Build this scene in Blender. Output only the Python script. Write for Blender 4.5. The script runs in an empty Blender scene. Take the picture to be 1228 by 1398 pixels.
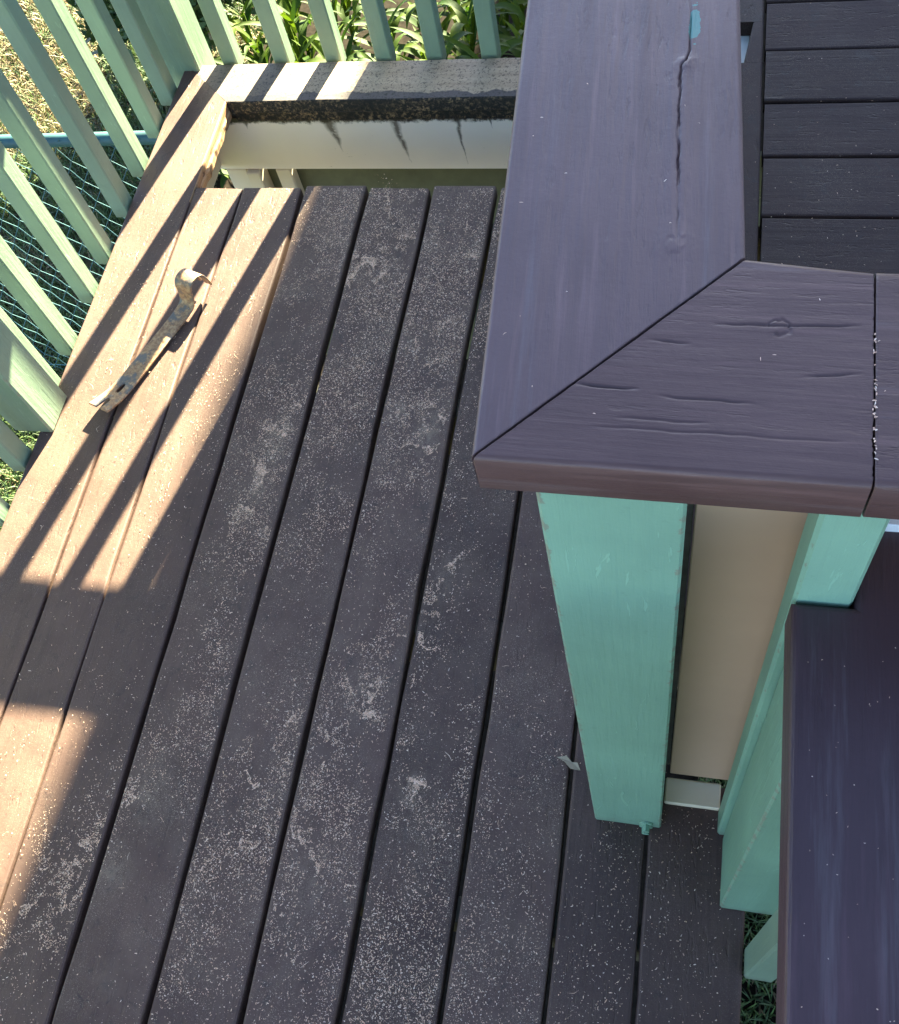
import bpy, bmesh, math, random
import numpy as np
from mathutils import Matrix, Vector

# ------------------------------------------------------------------ camera, sky, sun, exposure
scene = bpy.context.scene
col = scene.collection
CAM_H = 1.61371
RW = ((0.97335956, 0.16378084, -0.16045875),
      (0.07119061, -0.88111678, -0.46750949),
      (-0.21795199, 0.44363167, -0.86930309))
cam_data = bpy.data.cameras.new('camera')
cam = bpy.data.objects.new('camera', cam_data)
col.objects.link(cam)
rot = Matrix((RW[0], tuple(-v for v in RW[1]), tuple(-v for v in RW[2]))).transposed().to_4x4()
cam.matrix_world = Matrix.Translation((0, 0, CAM_H)) @ rot
cam_data.sensor_fit = 'AUTO'
cam_data.sensor_width = 36.0
cam_data.lens = 36.0 * 1416.44 / 1398.0
cam_data.clip_start = 0.02
cam_data.clip_end = 500.0
scene.camera = cam

SUN_EL, SUN_AZ = math.radians(27.8), math.radians(12.6)     # azimuth measured from +Y towards +X
world = bpy.data.worlds.new('World')
scene.world = world
world.use_nodes = True
wn = world.node_tree
wn.nodes.clear()
sky = wn.nodes.new('ShaderNodeTexSky')
sky.sky_type = 'NISHITA'
sky.sun_disc = False
sky.sun_elevation = SUN_EL
sky.sun_rotation = SUN_AZ
sky.air_density = 0.55
sky.dust_density = 0.3
sky.ozone_density = 0.5
bg = wn.nodes.new('ShaderNodeBackground')
bg.inputs['Strength'].default_value = 0.054
wo = wn.nodes.new('ShaderNodeOutputWorld')
wn.links.new(sky.outputs[0], bg.inputs[0])
wn.links.new(bg.outputs[0], wo.inputs[0])

sd = bpy.data.lights.new('sun', 'SUN')
sd.energy = 5.0
sd.angle = math.radians(0.55)
sd.color = (1.0, 0.95, 0.66)
sun = bpy.data.objects.new('sun', sd)
col.objects.link(sun)
S = Vector((math.sin(SUN_AZ) * math.cos(SUN_EL), math.cos(SUN_AZ) * math.cos(SUN_EL), math.sin(SUN_EL)))
sun.rotation_euler = S.to_track_quat('Z', 'Y').to_euler()
sun.location = (1, 6, 6)

scene.view_settings.view_transform = 'Standard'
scene.view_settings.look = 'None'
scene.view_settings.gamma = 1.0
scene.view_settings.use_curve_mapping = False
scene.view_settings.exposure = 3.88

rng = np.random.default_rng(7)
random.seed(7)


# ------------------------------------------------------------------ helpers
def tag(o, label=None, cat=None, group=None, kind=None):
    if label: o['label'] = label
    if cat: o['category'] = cat
    if group: o['group'] = group
    if kind: o['kind'] = kind
    return o


def empty(name, loc):
    o = bpy.data.objects.new(name, None)
    o.empty_display_size = 0.1
    o.location = loc
    col.objects.link(o)
    return o


def adopt(o, p):
    if p is not None:
        o.parent = p
        m = p.matrix_basis.copy()
        q = p.parent
        while q is not None:
            m = q.matrix_basis @ p.matrix_parent_inverse @ m
            q = q.parent
        o.matrix_parent_inverse = m.inverted()
    return o


def link_mesh(name, me, mat=None, parent=None, mw=None):
    o = bpy.data.objects.new(name, me)
    if mat is not None and not me.materials:
        me.materials.append(mat)
    if mw is not None:
        o.matrix_basis = mw
    col.objects.link(o)
    return adopt(o, parent)


def mesh_np(name, verts, faces, smooth=False):
    me = bpy.data.meshes.new(name)
    me.from_pydata([tuple(v) for v in verts], [], [tuple(f) for f in faces])
    if smooth:
        me.polygons.foreach_set('use_smooth', [True] * len(me.polygons))
    me.update()
    return me


def mesh_fast(name, verts, faces):
    """verts Nx3, faces MxK (all the same K)"""
    me = bpy.data.meshes.new(name)
    n, (m, k) = len(verts), faces.shape
    me.vertices.add(n)
    me.vertices.foreach_set('co', np.ascontiguousarray(verts, dtype=np.float32).ravel())
    me.loops.add(m * k)
    me.loops.foreach_set('vertex_index', np.ascontiguousarray(faces, dtype=np.int32).ravel())
    me.polygons.add(m)
    me.polygons.foreach_set('loop_start', np.arange(0, m * k, k, dtype=np.int32))
    me.polygons.foreach_set('loop_total', np.full(m, k, dtype=np.int32))
    me.update(calc_edges=True)
    return me


def set_color(me, cols):
    a = me.color_attributes.new('tint', 'FLOAT_COLOR', 'POINT')
    c = np.ones((len(cols), 4), dtype=np.float32)
    c[:, :3] = cols
    a.data.foreach_set('color', c.ravel())


def timber_mesh(name, sx, sy, sz, r=0.003):
    """squared timber, base at z = 0, centred in x and y, eased edges"""
    bm = bmesh.new()
    bmesh.ops.create_cube(bm, size=1.0)
    bmesh.ops.scale(bm, vec=(sx, sy, sz), verts=bm.verts)
    bmesh.ops.translate(bm, vec=(0, 0, sz / 2), verts=bm.verts)
    if r:
        bmesh.ops.bevel(bm, geom=list(bm.edges), offset=r, segments=1, affect='EDGES', profile=0.5)
    me = bpy.data.meshes.new(name)
    bm.to_mesh(me)
    bm.free()
    return me


def timber(name, x, y, z, mat, parent, r=0.003, tilt=(0, 0, 0)):
    me = timber_mesh(name, x[1] - x[0], y[1] - y[0], z[1] - z[0], r)
    mw = Matrix.Translation(((x[0] + x[1]) / 2, (y[0] + y[1]) / 2, z[0])) @ \
        Matrix.Rotation(tilt[0], 4, 'X') @ Matrix.Rotation(tilt[1], 4, 'Y') @ Matrix.Rotation(tilt[2], 4, 'Z')
    return link_mesh(name, me, mat, parent, mw)


def vnoise(x, y, seed=0):
    """cheap smooth value noise"""
    def h(i, j):
        v = np.sin(i * 127.1 + j * 311.7 + seed * 74.7) * 43758.5453
        return v - np.floor(v)
    xi, yi = np.floor(x), np.floor(y)
    fx, fy = x - xi, y - yi
    fx, fy = fx * fx * (3 - 2 * fx), fy * fy * (3 - 2 * fy)
    a = h(xi, yi) * (1 - fx) + h(xi + 1, yi) * fx
    b = h(xi, yi + 1) * (1 - fx) + h(xi + 1, yi + 1) * fx
    return a * (1 - fy) + b * fy


def board(name, A, B, C, D, z, t, mat, parent, r=0.004, us=None, nv=2, disp=None, wob=0.0, seed=0, mats=None, matfn=None, endwob=0.0):
    """plank with top corners A (start left), B (start right), C (end left), D (end right); grain runs A->C"""
    A, B, C, D = [np.array(p, float) for p in (A, B, C, D)]
    if us is None:
        us = np.linspace(0, 1, 9)
    us = np.asarray(us)
    nu = len(us)
    cen = (A + B + C + D) / 4
    ax = ((C + D) - (A + B)); ax /= np.linalg.norm(ax)
    ay = np.array([ax[1], -ax[0]])                     # local x (to the right of the grain direction)
    edge = [(0, -t + 0.003), (0, -r), (0.3 * r, -0.3 * r), (r, 0)]
    rows = []
    for k, u in enumerate(us):
        L, Rr = A + (C - A) * u, B + (D - B) * u
        w = np.linalg.norm(Rr - L); n = (Rr - L) / w
        if wob:
            L = L + n * wob * (vnoise(np.array(u * 23.), np.array(seed * 3.1), seed) - .5)
            Rr = Rr + n * wob * (vnoise(np.array(u * 19.), np.array(seed * 5.7), seed + 3) - .5)
            w = np.linalg.norm(Rr - L)
        row = [(L + n * (d if d else 0), h) for d, h in edge]
        for j in range(1, nv):
            row.append((L + n * (r + (w - 2 * r) * j / nv), 0.0))
        row += [(Rr - n * d, h) for d, h in edge[::-1]]
        row += [(Rr - n * 0.003, -t), (L + n * 0.003, -t)]
        rows.append(row)
    m = len(rows[0])
    P = np.array([[(p[0][0], p[0][1], p[1]) for p in row] for row in rows])      # nu x m x 3
    if endwob:
        for k_, sg in ((0, 1), (nu - 1, -1)):
            t_ = np.linspace(0, 1, m)
            e_ = (vnoise(t_ * 60, t_ * 0 + k_, 51) ** 2 * .7 + vnoise(t_ * 160, t_ * 0 + k_, 53) ** 3) * endwob
            P[k_, :, 0] += ax[0] * e_ * sg
            P[k_, :, 1] += ax[1] * e_ * sg
    if disp is not None:
        dz = disp(P[:, :, 0], P[:, :, 1])
        top = np.zeros(m); top[3:m - 5] = 1
        top[2] = top[m - 5] = .6
        top = np.where(np.arange(m) < m - 2, top, 0)
        P[:, :, 2] += dz * top[None, :]
    V = P.reshape(-1, 3)
    V2 = np.empty_like(V)
    V2[:, 0] = (V[:, :2] - cen) @ ay
    V2[:, 1] = (V[:, :2] - cen) @ ax
    V2[:, 2] = V[:, 2]
    faces = []
    for i in range(nu - 1):
        for j in range(m):
            a, b = i * m + j, i * m + (j + 1) % m
            faces.append((a, b, b + m, a + m))
    me = mesh_np(name, V2, faces)
    bm = bmesh.new(); bm.from_mesh(me); bm.verts.ensure_lookup_table()
    bm.faces.new([bm.verts[j] for j in range(m)][::-1])
    bm.faces.new([bm.verts[(nu - 1) * m + j] for j in range(m)])
    bmesh.ops.recalc_face_normals(bm, faces=bm.faces)
    bm.to_mesh(me); bm.free()
    for mm in (mats or [mat]):
        me.materials.append(mm)
    if nv > 6:
        me.polygons.foreach_set('use_smooth', [len(p.vertices) == 4 for p in me.polygons])
    if matfn:
        for p in me.polygons:
            p.material_index = matfn(p)
    mw = Matrix(((ay[0], ax[0], 0, cen[0]), (ay[1], ax[1], 0, cen[1]), (0, 0, 1, z), (0, 0, 0, 1)))
    o = link_mesh(name, me, None, parent, mw)
    return o


# ------------------------------------------------------------------ materials
class Mt:
    def __init__(self, name):
        self.m = bpy.data.materials.new(name)
        self.m.use_nodes = True
        self.t = self.m.node_tree
        self.b = self.t.nodes['Principled BSDF']

    def n(self, typ, **kw):
        nd = self.t.nodes.new('ShaderNode' + typ)
        for k, v in kw.items():
            if k in nd.inputs.keys():
                nd.inputs[k].default_value = v
            else:
                setattr(nd, k, v)
        return nd

    def l(self, a, b):
        self.t.links.new(a, b)
        return self

    def coords(self, scale, kind='Object'):
        mp = self.n('Mapping')
        mp.inputs['Scale'].default_value = scale
        if kind == 'World':
            g = self.n('NewGeometry'); self.l(g.outputs['Position'], mp.inputs[0])
        else:
            tc = self.n('TexCoord')
            oi = self.n('ObjectInfo')
            ad = self.n('VectorMath', operation='ADD')
            self.l(tc.outputs['Object'], ad.inputs[0])
            sc = self.n('VectorMath', operation='SCALE')
            cb = self.n('CombineXYZ')
            for i in range(3): self.l(oi.outputs['Random'], cb.inputs[i])
            self.l(cb.outputs[0], sc.inputs[0]); sc.inputs['Scale'].default_value = 37.0
            self.l(sc.outputs[0], ad.inputs[1])
            self.l(ad.outputs[0], mp.inputs[0])
        return mp.outputs[0]

    def noise(self, vec, scale, detail=4, rough=.55, dist=0.0):
        nd = self.n('TexNoise')
        nd.inputs['Scale'].default_value = scale
        nd.inputs['Detail'].default_value = detail
        nd.inputs['Roughness'].default_value = rough
        nd.inputs['Distortion'].default_value = dist
        self.l(vec, nd.inputs['Vector'])
        return nd.outputs['Fac']

    def ramp(self, fac, p0, p1, c0=(0, 0, 0, 1), c1=(1, 1, 1, 1)):
        r = self.n('ValToRGB')
        r.color_ramp.elements[0].position = p0; r.color_ramp.elements[0].color = c0
        r.color_ramp.elements[1].position = p1; r.color_ramp.elements[1].color = c1
        self.l(fac, r.inputs[0])
        return r.outputs[0]

    def mix(self, fac, a, b, mode='MIX'):
        x = self.n('Mix', data_type='RGBA', blend_type=mode)
        for s, v in ((0, fac), (6, a), (7, b)):
            if isinstance(v, (int, float)): x.inputs[s].default_value = v
            elif isinstance(v, tuple): x.inputs[s].default_value = v if len(v) == 4 else v + (1,)
            else: self.l(v, x.inputs[s])
        return x.outputs[2]

    def smooth(self, val, a, b, o0=0.0, o1=1.0):
        x = self.n('MapRange', interpolation_type='SMOOTHSTEP')
        self.l(val, x.inputs[0])
        for i, v in zip((1, 2, 3, 4), (a, b, o0, o1)): x.inputs[i].default_value = v
        return x.outputs[0]

    def math(self, op, a, b=0.5):
        x = self.n('Math', operation=op)
        for i, v in enumerate((a, b)):
            if isinstance(v, (int, float)): x.inputs[i].default_value = v
            else: self.l(v, x.inputs[i])
        return x.outputs[0]

    def bump(self, h, strength, dist, prev=None):
        b = self.n('Bump'); b.inputs['Strength'].default_value = strength; b.inputs['Distance'].default_value = dist
        self.l(h, b.inputs['Height'])
        if prev is not None: self.l(prev, b.inputs['Normal'])
        return b.outputs[0]

    def out(self, color=None, rough=None, normal=None, **kw):
        for s, v in (('Base Color', color), ('Roughness', rough), ('Normal', normal)):
            if v is None: continue
            if isinstance(v, (int, float)): self.b.inputs[s].default_value = v
            elif isinstance(v, tuple): self.b.inputs[s].default_value = v if len(v) == 4 else v + (1,)
            else: self.l(v, self.b.inputs[s])
        for k, v in kw.items():
            self.b.inputs[k.replace('_', ' ')].default_value = v
        return self.m


PATCHES = [(-.764, .952, .022, .055, 1.0), (-.776, .854, .018, .045, .9), (-.643, 1.371, .06, .05, .5), (-.473, .988, .026, .05, 1.0), (-.539, 1.033, .02, .025, .8),
           (-.394, .693, .022, .05, .6), (-.487, .471, .05, .06, .55), (-.379, .328, .02, .03, .9), (-.81, .272, .035, .06, .7), (-.838, .14, .03, .04, .7),
           (-.514, .175, .05, .07, .5), (-.898, .143, .03, .05, .6), (-.742, .749, .02, .03, .4), (-.701, 1.341, .05, .05, .4), (-.452, 1.435, .03, .05, .35),
           (-.796, .79, .02, .03, .5), (-.42, .60, .05, .08, .35), (-.60, .30, .06, .1, .35), (-.95, .08, .05, .08, .4), (-.66, 1.5, .06, .06, .3), (-.49, 1.2, .05, .08, .25)]
AX = {'x': (0.05, 1, 1), 'y': (1, 0.05, 1), 'z': (1, 1, 0.05)}


def grain_vec(m, axis, s=1.0):
    a = AX[axis]
    return m.coords(tuple(v * s for v in a))


def deck_paint(name, axis='y', dust=1.0, c1=(.073, .0415, .033), c2=(.110, .064, .050), rough=.54, marks=.5):
    m = Mt(name)
    g = grain_vec(m, axis)
    iso = m.coords((1, 1, 1))
    wp = m.coords((1, 1, 1), 'World')
    n1 = m.noise(iso, 5.0, 5, .6)
    c = m.mix(m.ramp(n1, .3, .7), c1, c2)
    oi = m.n('ObjectInfo')
    tone = m.smooth(oi.outputs['Random'], 0, 1, .84, 1.16)
    tv = m.n('CombineColor'); [m.l(tone, tv.inputs[i]) for i in range(3)]
    c = m.mix(1.0, c, tv.outputs[0], 'MULTIPLY')
    n2 = m.noise(g, 70.0, 4, .6)
    c = m.mix(m.math('MULTIPLY', m.ramp(n2, .5, .8), .35), c, tuple(v * .62 for v in c1))
    # dark scuffs in the paint
    n3 = m.noise(iso, 30.0, 4, .7, 1.2)
    c = m.mix(m.math('MULTIPLY', m.ramp(n3, .585, .66), marks), c, (.035, .026, .025))
    if dust:
        v = m.n('TexVoronoi'); v.inputs['Scale'].default_value = 300.0; m.l(wp, v.inputs['Vector'])
        spk = m.ramp(v.outputs['Distance'], .12, .27, (1, 1, 1, 1), (0, 0, 0, 1))
        v2 = m.n('TexVoronoi'); v2.inputs['Scale'].default_value = 150.0; m.l(wp, v2.inputs['Vector'])
        spk2 = m.ramp(v2.outputs['Distance'], .09, .16, (1, 1, 1, 1), (0, 0, 0, 1))
        area = m.ramp(m.noise(wp, 7.0, 5, .65), .40, .62)
        spk = m.math('MAXIMUM', m.math('MULTIPLY', spk, area), m.math('MULTIPLY', spk2, .5))
        fine = m.n('TexVoronoi'); fine.inputs['Scale'].default_value = 620.0; m.l(wp, fine.inputs['Vector'])
        grit = m.ramp(fine.outputs['Distance'], .2, .38, (1, 1, 1, 1), (0, 0, 0, 1))
        acc = None
        for px, py, sx, sy, q in (PATCHES if dust >= 1 else []):
            d = m.n('VectorMath', operation='SUBTRACT'); m.l(wp, d.inputs[0]); d.inputs[1].default_value = (px, py, 0)
            e = m.n('VectorMath', operation='MULTIPLY'); m.l(d.outputs[0], e.inputs[0]); e.inputs[1].default_value = (1 / (sx * 1.9), 1 / (sy * 1.9), 0)
            ln = m.n('VectorMath', operation='LENGTH'); m.l(e.outputs[0], ln.inputs[0])
            f1 = m.smooth(ln.outputs['Value'], 0.0, 1.0, q, 0.0)
            acc = f1 if acc is None else m.math('MAXIMUM', acc, f1)
        film = m.math('MULTIPLY', m.ramp(m.noise(wp, 12.0, 6, .7), .45, .75), .10 * dust)
        f = m.math('MAXIMUM', m.math('MULTIPLY', spk, .55 * dust), film)
        f = m.math('MAXIMUM', f, m.math('MULTIPLY', m.math('MULTIPLY', grit, area), .34 * dust))
        if acc is not None:
            brk = m.ramp(m.noise(m.coords((1, .6, 1), 'World'), 55.0, 5, .75), .42, .60)
            sm = m.math('MULTIPLY', acc, brk)
            f = m.math('MAXIMUM', f, m.math('MULTIPLY', sm, .26))
            f = m.math('MAXIMUM', f, m.math('MULTIPLY', m.math('MULTIPLY', grit, acc), .7))
        c = m.mix(f, c, (.52, .40, .28))
    nb = m.bump(n2, .6, .0020)
    nb = m.bump(m.noise(iso, 150.0, 4, .7), .5, .0012, nb)
    nb = m.bump(m.noise(g, 26.0, 2, .5), .35, .003, nb)
    pit = m.ramp(m.noise(m.coords((1, .25, 1)), 95.0, 3, .6), .60, .68)
    nb = m.bump(m.math('SUBTRACT', 1.0, pit), .5, .0016, nb)
    return m.out(c, m.ramp(n1, .2, .8, (rough - .08,) * 3 + (1,), (rough + .14,) * 3 + (1,)), nb, Specular_IOR_Level=.30)


def cap_paint(name, axis='y', spec=.42, bs=1.0, c1=(.092, .053, .050), c2=(.124, .073, .068), chip=None):
    m = Mt(name)
    g = grain_vec(m, axis)
    iso = m.coords((1, 1, 1))
    n1 = m.noise(iso, 7.0, 5, .6)
    c = m.mix(m.ramp(n1, .3, .7), c1, c2)
    n2 = m.noise(g, 60.0, 5, .65)
    c = m.mix(m.math('MULTIPLY', m.ramp(n2, .48, .8), .3), c, tuple(v * .6 for v in c1))
    n3 = m.noise(g, 210.0, 4, .7)
    wear = m.math('MULTIPLY', m.ramp(m.noise(g, 34.0, 6, .75), .58, .76), .38)
    c = m.mix(wear, c, (.2, .17, .165))
    a = AX[axis]
    pv = m.coords(tuple(v if v == 1 else .16 for v in a))
    zone = m.ramp(m.noise(g, 16.0, 4, .6), .42, .62)
    pit = m.math('MULTIPLY', m.ramp(m.noise(pv, 230.0, 3, .65), .54, .68), zone)
    c = m.mix(m.math('MULTIPLY', pit, .30), c, tuple(v * .55 for v in c1))
    streak = m.ramp(m.noise(g, 130.0, 3, .6), .56, .74)
    c = m.mix(m.math('MULTIPLY', streak, .38), c, tuple(v * 1.7 for v in c2))
    nb = m.bump(n2, .8 * bs, .0016)
    nb = m.bump(n3, .5 * bs, .0010, nb)
    nb = m.bump(m.math('SUBTRACT', 1.0, pit), .45, .0009, nb)
    nb = m.bump(m.noise(iso, 200.0, 3, .6), .3, .0008, nb)
    r = m.ramp(n2, .3, .75, (.34,) * 3 + (1,), (.5,) * 3 + (1,))
    if chip:
        wp = m.coords((1, 1, 1), 'World')
        d = m.n('VectorMath', operation='SUBTRACT'); m.l(wp, d.inputs[0]); d.inputs[1].default_value = chip[0]
        s = m.n('VectorMath', operation='MULTIPLY'); m.l(d.outputs[0], s.inputs[0]); s.inputs[1].default_value = chip[1]
        ln = m.n('VectorMath', operation='LENGTH'); m.l(s.outputs[0], ln.inputs[0])
        w = m.math('ADD', ln.outputs['Value'], m.math('MULTIPLY', m.math('SUBTRACT', m.noise(wp, 120.0, 3, .6), .5), 1.6))
        c = m.mix(m.ramp(w, .95, 1.02, (1, 1, 1, 1), (0, 0, 0, 1)), c, (.075, .21, .165))
    return m.out(c, r, nb, Specular_IOR_Level=spec)


def green_paint(name, axis='z', base=(.198, .345, .232)):
    m = Mt(name)
    g = grain_vec(m, axis)
    iso = m.coords((1, 1, 1))
    n1 = m.noise(iso, 4.0, 5, .6)
    c = m.mix(m.ramp(n1, .3, .7), tuple(v * .82 for v in base), tuple(min(v * 1.1, .9) for v in base))
    n2 = m.noise(g, 55.0, 4, .6)
    c = m.mix(m.math('MULTIPLY', m.ramp(n2, .55, .85), .25), c, tuple(v * .7 for v in base))
    dirt = m.ramp(m.noise(iso, 38.0, 5, .75), .63, .72)
    c = m.mix(m.math('MULTIPLY', dirt, .4), c, tuple(v * .6 for v in base))
    tg = m.n('TexCoord'); sg = m.n('SeparateXYZ'); m.l(tg.outputs['Generated'], sg.inputs[0])
    ed = [m.math('SUBTRACT', .5, m.math('ABSOLUTE', m.math('SUBTRACT', sg.outputs[i], .5))) for i in range(2)]
    arris = m.math('ADD', m.math('MAXIMUM', ed[0], ed[1]), m.math('MULTIPLY', m.math('SUBTRACT', m.noise(iso, 70.0, 4, .7), .46), .30))
    c = m.mix(m.smooth(arris, .015, .035, .75, 0.0), c, (.20, .19, .13))
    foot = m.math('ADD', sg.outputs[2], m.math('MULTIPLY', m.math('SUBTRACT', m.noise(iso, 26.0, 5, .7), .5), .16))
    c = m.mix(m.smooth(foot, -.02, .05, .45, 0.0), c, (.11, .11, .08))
    sv_ = m.coords(tuple(1.0 if v == 1 else .16 for v in AX[axis]))
    scr = m.ramp(m.noise(sv_, 48.0, 3, .75, 1.5), .655, .675)
    c = m.mix(m.math('MULTIPLY', scr, .35), c, tuple(min(v * 1.5, .8) for v in base))
    nb = m.bump(n2, .7, .0018)
    nb = m.bump(m.noise(g, 160.0, 3, .6), .5, .0010, nb)
    nb = m.bump(m.noise(iso, 110.0, 4, .65), .4, .0012, nb)
    nb = m.bump(scr, .4, .0012, nb)
    return m.out(c, .46, nb)


def cream_paint(name, axis='x', base=(.62, .52, .38), stain=0.0):
    m = Mt(name)
    g = grain_vec(m, axis)
    iso = m.coords((1, 1, 1))
    n1 = m.noise(iso, 3.0, 5, .6)
    c = m.mix(m.ramp(n1, .3, .7), tuple(v * .9 for v in base), tuple(min(v * 1.06, .9) for v in base))
    dirt = m.ramp(m.noise(iso, 30.0, 6, .75), .66, .74)
    c = m.mix(m.math('MULTIPLY', dirt, .35), c, (.16, .12, .08))
    nb = m.bump(m.noise(g, 45.0, 4, .6), .15, .001)
    return m.out(c, .5, nb)


M = {}
M['deck'] = deck_paint('deck brown paint')
M['deck_mid'] = deck_paint('deck brown paint some dust', dust=.45, marks=.3)
M['deck_clean'] = deck_paint('deck brown paint less dusty', dust=.35, marks=.35)
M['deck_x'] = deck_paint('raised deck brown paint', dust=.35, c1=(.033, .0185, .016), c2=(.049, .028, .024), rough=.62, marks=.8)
M['cap'] = cap_paint('rail cap brown paint', chip=((-.0165, .697, 1.08), (230., 48., 30.)))
M['cap_x'] = cap_paint('rail cap paint toned for gloss angle', spec=.34, bs=.55, c1=(.084, .045, .039), c2=(.112, .062, .053))  # darker, warmer copy of the cap paint; view-angle gloss difference put into colour
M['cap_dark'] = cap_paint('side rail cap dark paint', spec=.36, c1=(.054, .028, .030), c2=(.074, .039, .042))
M['green'] = green_paint('pale green paint')
M['green_y'] = green_paint('pale green rail paint', 'y', (.17, .30, .19))
M['green_rail'] = green_paint('sage green paint', 'z', (.185, .262, .178))
M['cream'] = cream_paint('cream paint')
M['trim'] = cream_paint('cream trim paint', 'x', (.80, .66, .44))
M['cream_wall'] = cream_paint('cream panel paint', 'z', (.50, .315, .185))


def worn_border():
    m = Mt('worn weathered border paint')
    g = grain_vec(m, 'y'); iso = m.coords((1, 1, 1)); wp = m.coords((1, 1, 1), 'World')
    sep = m.n('SeparateXYZ'); m.l(wp, sep.inputs[0])
    paint = m.mix(m.ramp(m.noise(iso, 8, 4), .3, .7), (.075, .056, .053), (.11, .085, .076))
    bare = m.mix(m.ramp(m.noise(g, 60, 5, .7), .35, .7), (.34, .235, .15), (.50, .365, .24))
    # paint survives along the inner edge, in a ragged strip
    e = m.math('ADD', sep.outputs['Y'], m.math('MULTIPLY', m.math('SUBTRACT', m.noise(wp, 14, 5, .6), .5), .06))
    keep = m.smooth(e, 1.899, 1.904, 1.0, 0.0)
    lft = m.smooth(m.math('ADD', sep.outputs['X'], m.math('MULTIPLY', m.noise(wp, 9, 4), .15)), -.98, -.74, .8, 0.0)
    c = m.mix(m.math('MAXIMUM', keep, lft), bare, paint)
    spk = m.ramp(m.noise(wp, 150, 3, .8, .6), .54, .585)
    c = m.mix(m.math('MULTIPLY', spk, .65), c, (.02, .017, .015))
    spk2 = m.ramp(m.noise(wp, 60, 4, .8), .60, .66)
    c = m.mix(m.math('MULTIPLY', spk2, .7), c, (.03, .025, .022))
    nb = m.bump(m.noise(g, 60, 4), .5, .002)
    return m.out(c, .75, nb)


def mildew():
    m = Mt('mildewed board edge')
    wp = m.coords((1, 1, 1), 'World')
    a = m.ramp(m.noise(wp, 90, 5, .8), .50, .62)
    c = m.mix(a, (.010, .008, .007), (.24, .155, .085))
    b = m.ramp(m.noise(wp, 12, 4, .7), .45, .6)
    c = m.mix(m.math('MULTIPLY', b, .75), c, (.008, .007, .006))
    return m.out(c, .85, m.bump(m.noise(wp, 120, 4), .8, .003))


def raw_wood():
    m = Mt('raw split wood')
    g = grain_vec(m, 'y'); iso = m.coords((1, 1, 1))
    c = m.mix(m.ramp(m.noise(g, 90, 5, .7), .35, .65), (.22, .10, .045), (.52, .33, .17))
    c = m.mix(m.math('MULTIPLY', m.ramp(m.noise(iso, 40, 4, .7), .56, .64), .8), c, (.07, .035, .02))
    return m.out(c, .8, m.bump(m.noise(g, 120, 4), .8, .003))


def stained_cream():
    m = Mt('cream joist paint with drip stains')
    wp = m.coords((1, 1, 1), 'World'); iso = m.coords((1, 1, 1))
    sep = m.n('SeparateXYZ'); m.l(wp, sep.inputs[0])
    c = m.mix(m.ramp(m.noise(iso, 4, 5), .3, .7), (.80, .72, .66), (.88, .80, .74))
    dark = None
    for x0, lean, wd, zend in ((-.905, .12, .017, -.17), (-.742, .13, .012, -.205), (-.585, .07, .006, -.21), (-1.115, .02, .010, -.095), (-.50, .03, .004, -.10)):
        xx = m.math('ADD', sep.outputs['X'], m.math('MULTIPLY', sep.outputs['Z'], lean))
        xx = m.math('ADD', xx, m.math('MULTIPLY', m.math('SUBTRACT', m.noise(wp, 17, 3, .55), .5), .022))
        d = m.math('ABSOLUTE', m.math('SUBTRACT', xx, x0))
        hgt = m.math('MAXIMUM', m.math('MULTIPLY', m.math('ADD', sep.outputs['Z'], -zend), 1 / (-.058 - zend)), 0.0)      # narrows downwards
        wdt = m.math('MAXIMUM', m.math('MULTIPLY', hgt, m.math('MULTIPLY', wd, 1.6)), .0016)
        s = m.math('SUBTRACT', 1.0, m.math('DIVIDE', d, wdt))
        s = m.math('MULTIPLY', m.math('MAXIMUM', s, 0.0), m.smooth(hgt, 0.0, .5, .25, 1.0)) if zend else s
        s = m.math('MULTIPLY', s, m.math('GREATER_THAN', sep.outputs['Z'], zend))
        dark = s if dark is None else m.math('MAXIMUM', dark, s)
    dk = m.math('MULTIPLY', dark, m.ramp(m.noise(wp, 80, 4, .7), .25, .5))
    dk = m.math('MINIMUM', m.math('MULTIPLY', dk, 1.15), .85)
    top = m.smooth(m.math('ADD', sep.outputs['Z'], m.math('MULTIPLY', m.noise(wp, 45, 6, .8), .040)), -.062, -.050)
    c = m.mix(dk, c, (.05, .035, .025))
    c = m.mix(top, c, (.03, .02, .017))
    scr = m.ramp(m.noise(m.coords((1, 1, 5), 'World'), 24, 3, .8, 2.0), .70, .73)
    c = m.mix(m.math('MULTIPLY', scr, .7), c, (.10, .08, .06))
    return m.out(c, .35, m.bump(m.noise(iso, 60, 3), .1, .001))


def rusty():
    m = Mt('rusty steel')
    iso = m.coords((1, 1, 1), 'World')
    r = m.ramp(m.noise(iso, 30, 5, .7), .41, .50)
    rust = m.mix(m.ramp(m.noise(iso, 120, 4, .7), .35, .65), (.19, .09, .045), (.42, .27, .15))
    c = m.mix(r, (.13, .12, .115), rust)
    chip = m.ramp(m.noise(iso, 55, 4, .7), .66, .69)
    c = m.mix(m.math('MULTIPLY', chip, .5), c, (.34, .35, .37))
    return m.out(c, .5, m.bump(m.noise(iso, 160, 4), .5, .0015), Metallic=.25)


def simple(name, c, rough=.6, nscale=30, var=.25, **kw):
    m = Mt(name)
    iso = m.coords((1, 1, 1))
    n = m.noise(iso, nscale, 4, .6)
    cc = m.mix(m.ramp(n, .3, .7), tuple(v * (1 - var) for v in c), tuple(min(1, v * (1 + var)) for v in c))
    return m.out(cc, rough, m.bump(n, .2, .002), **kw)


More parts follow.
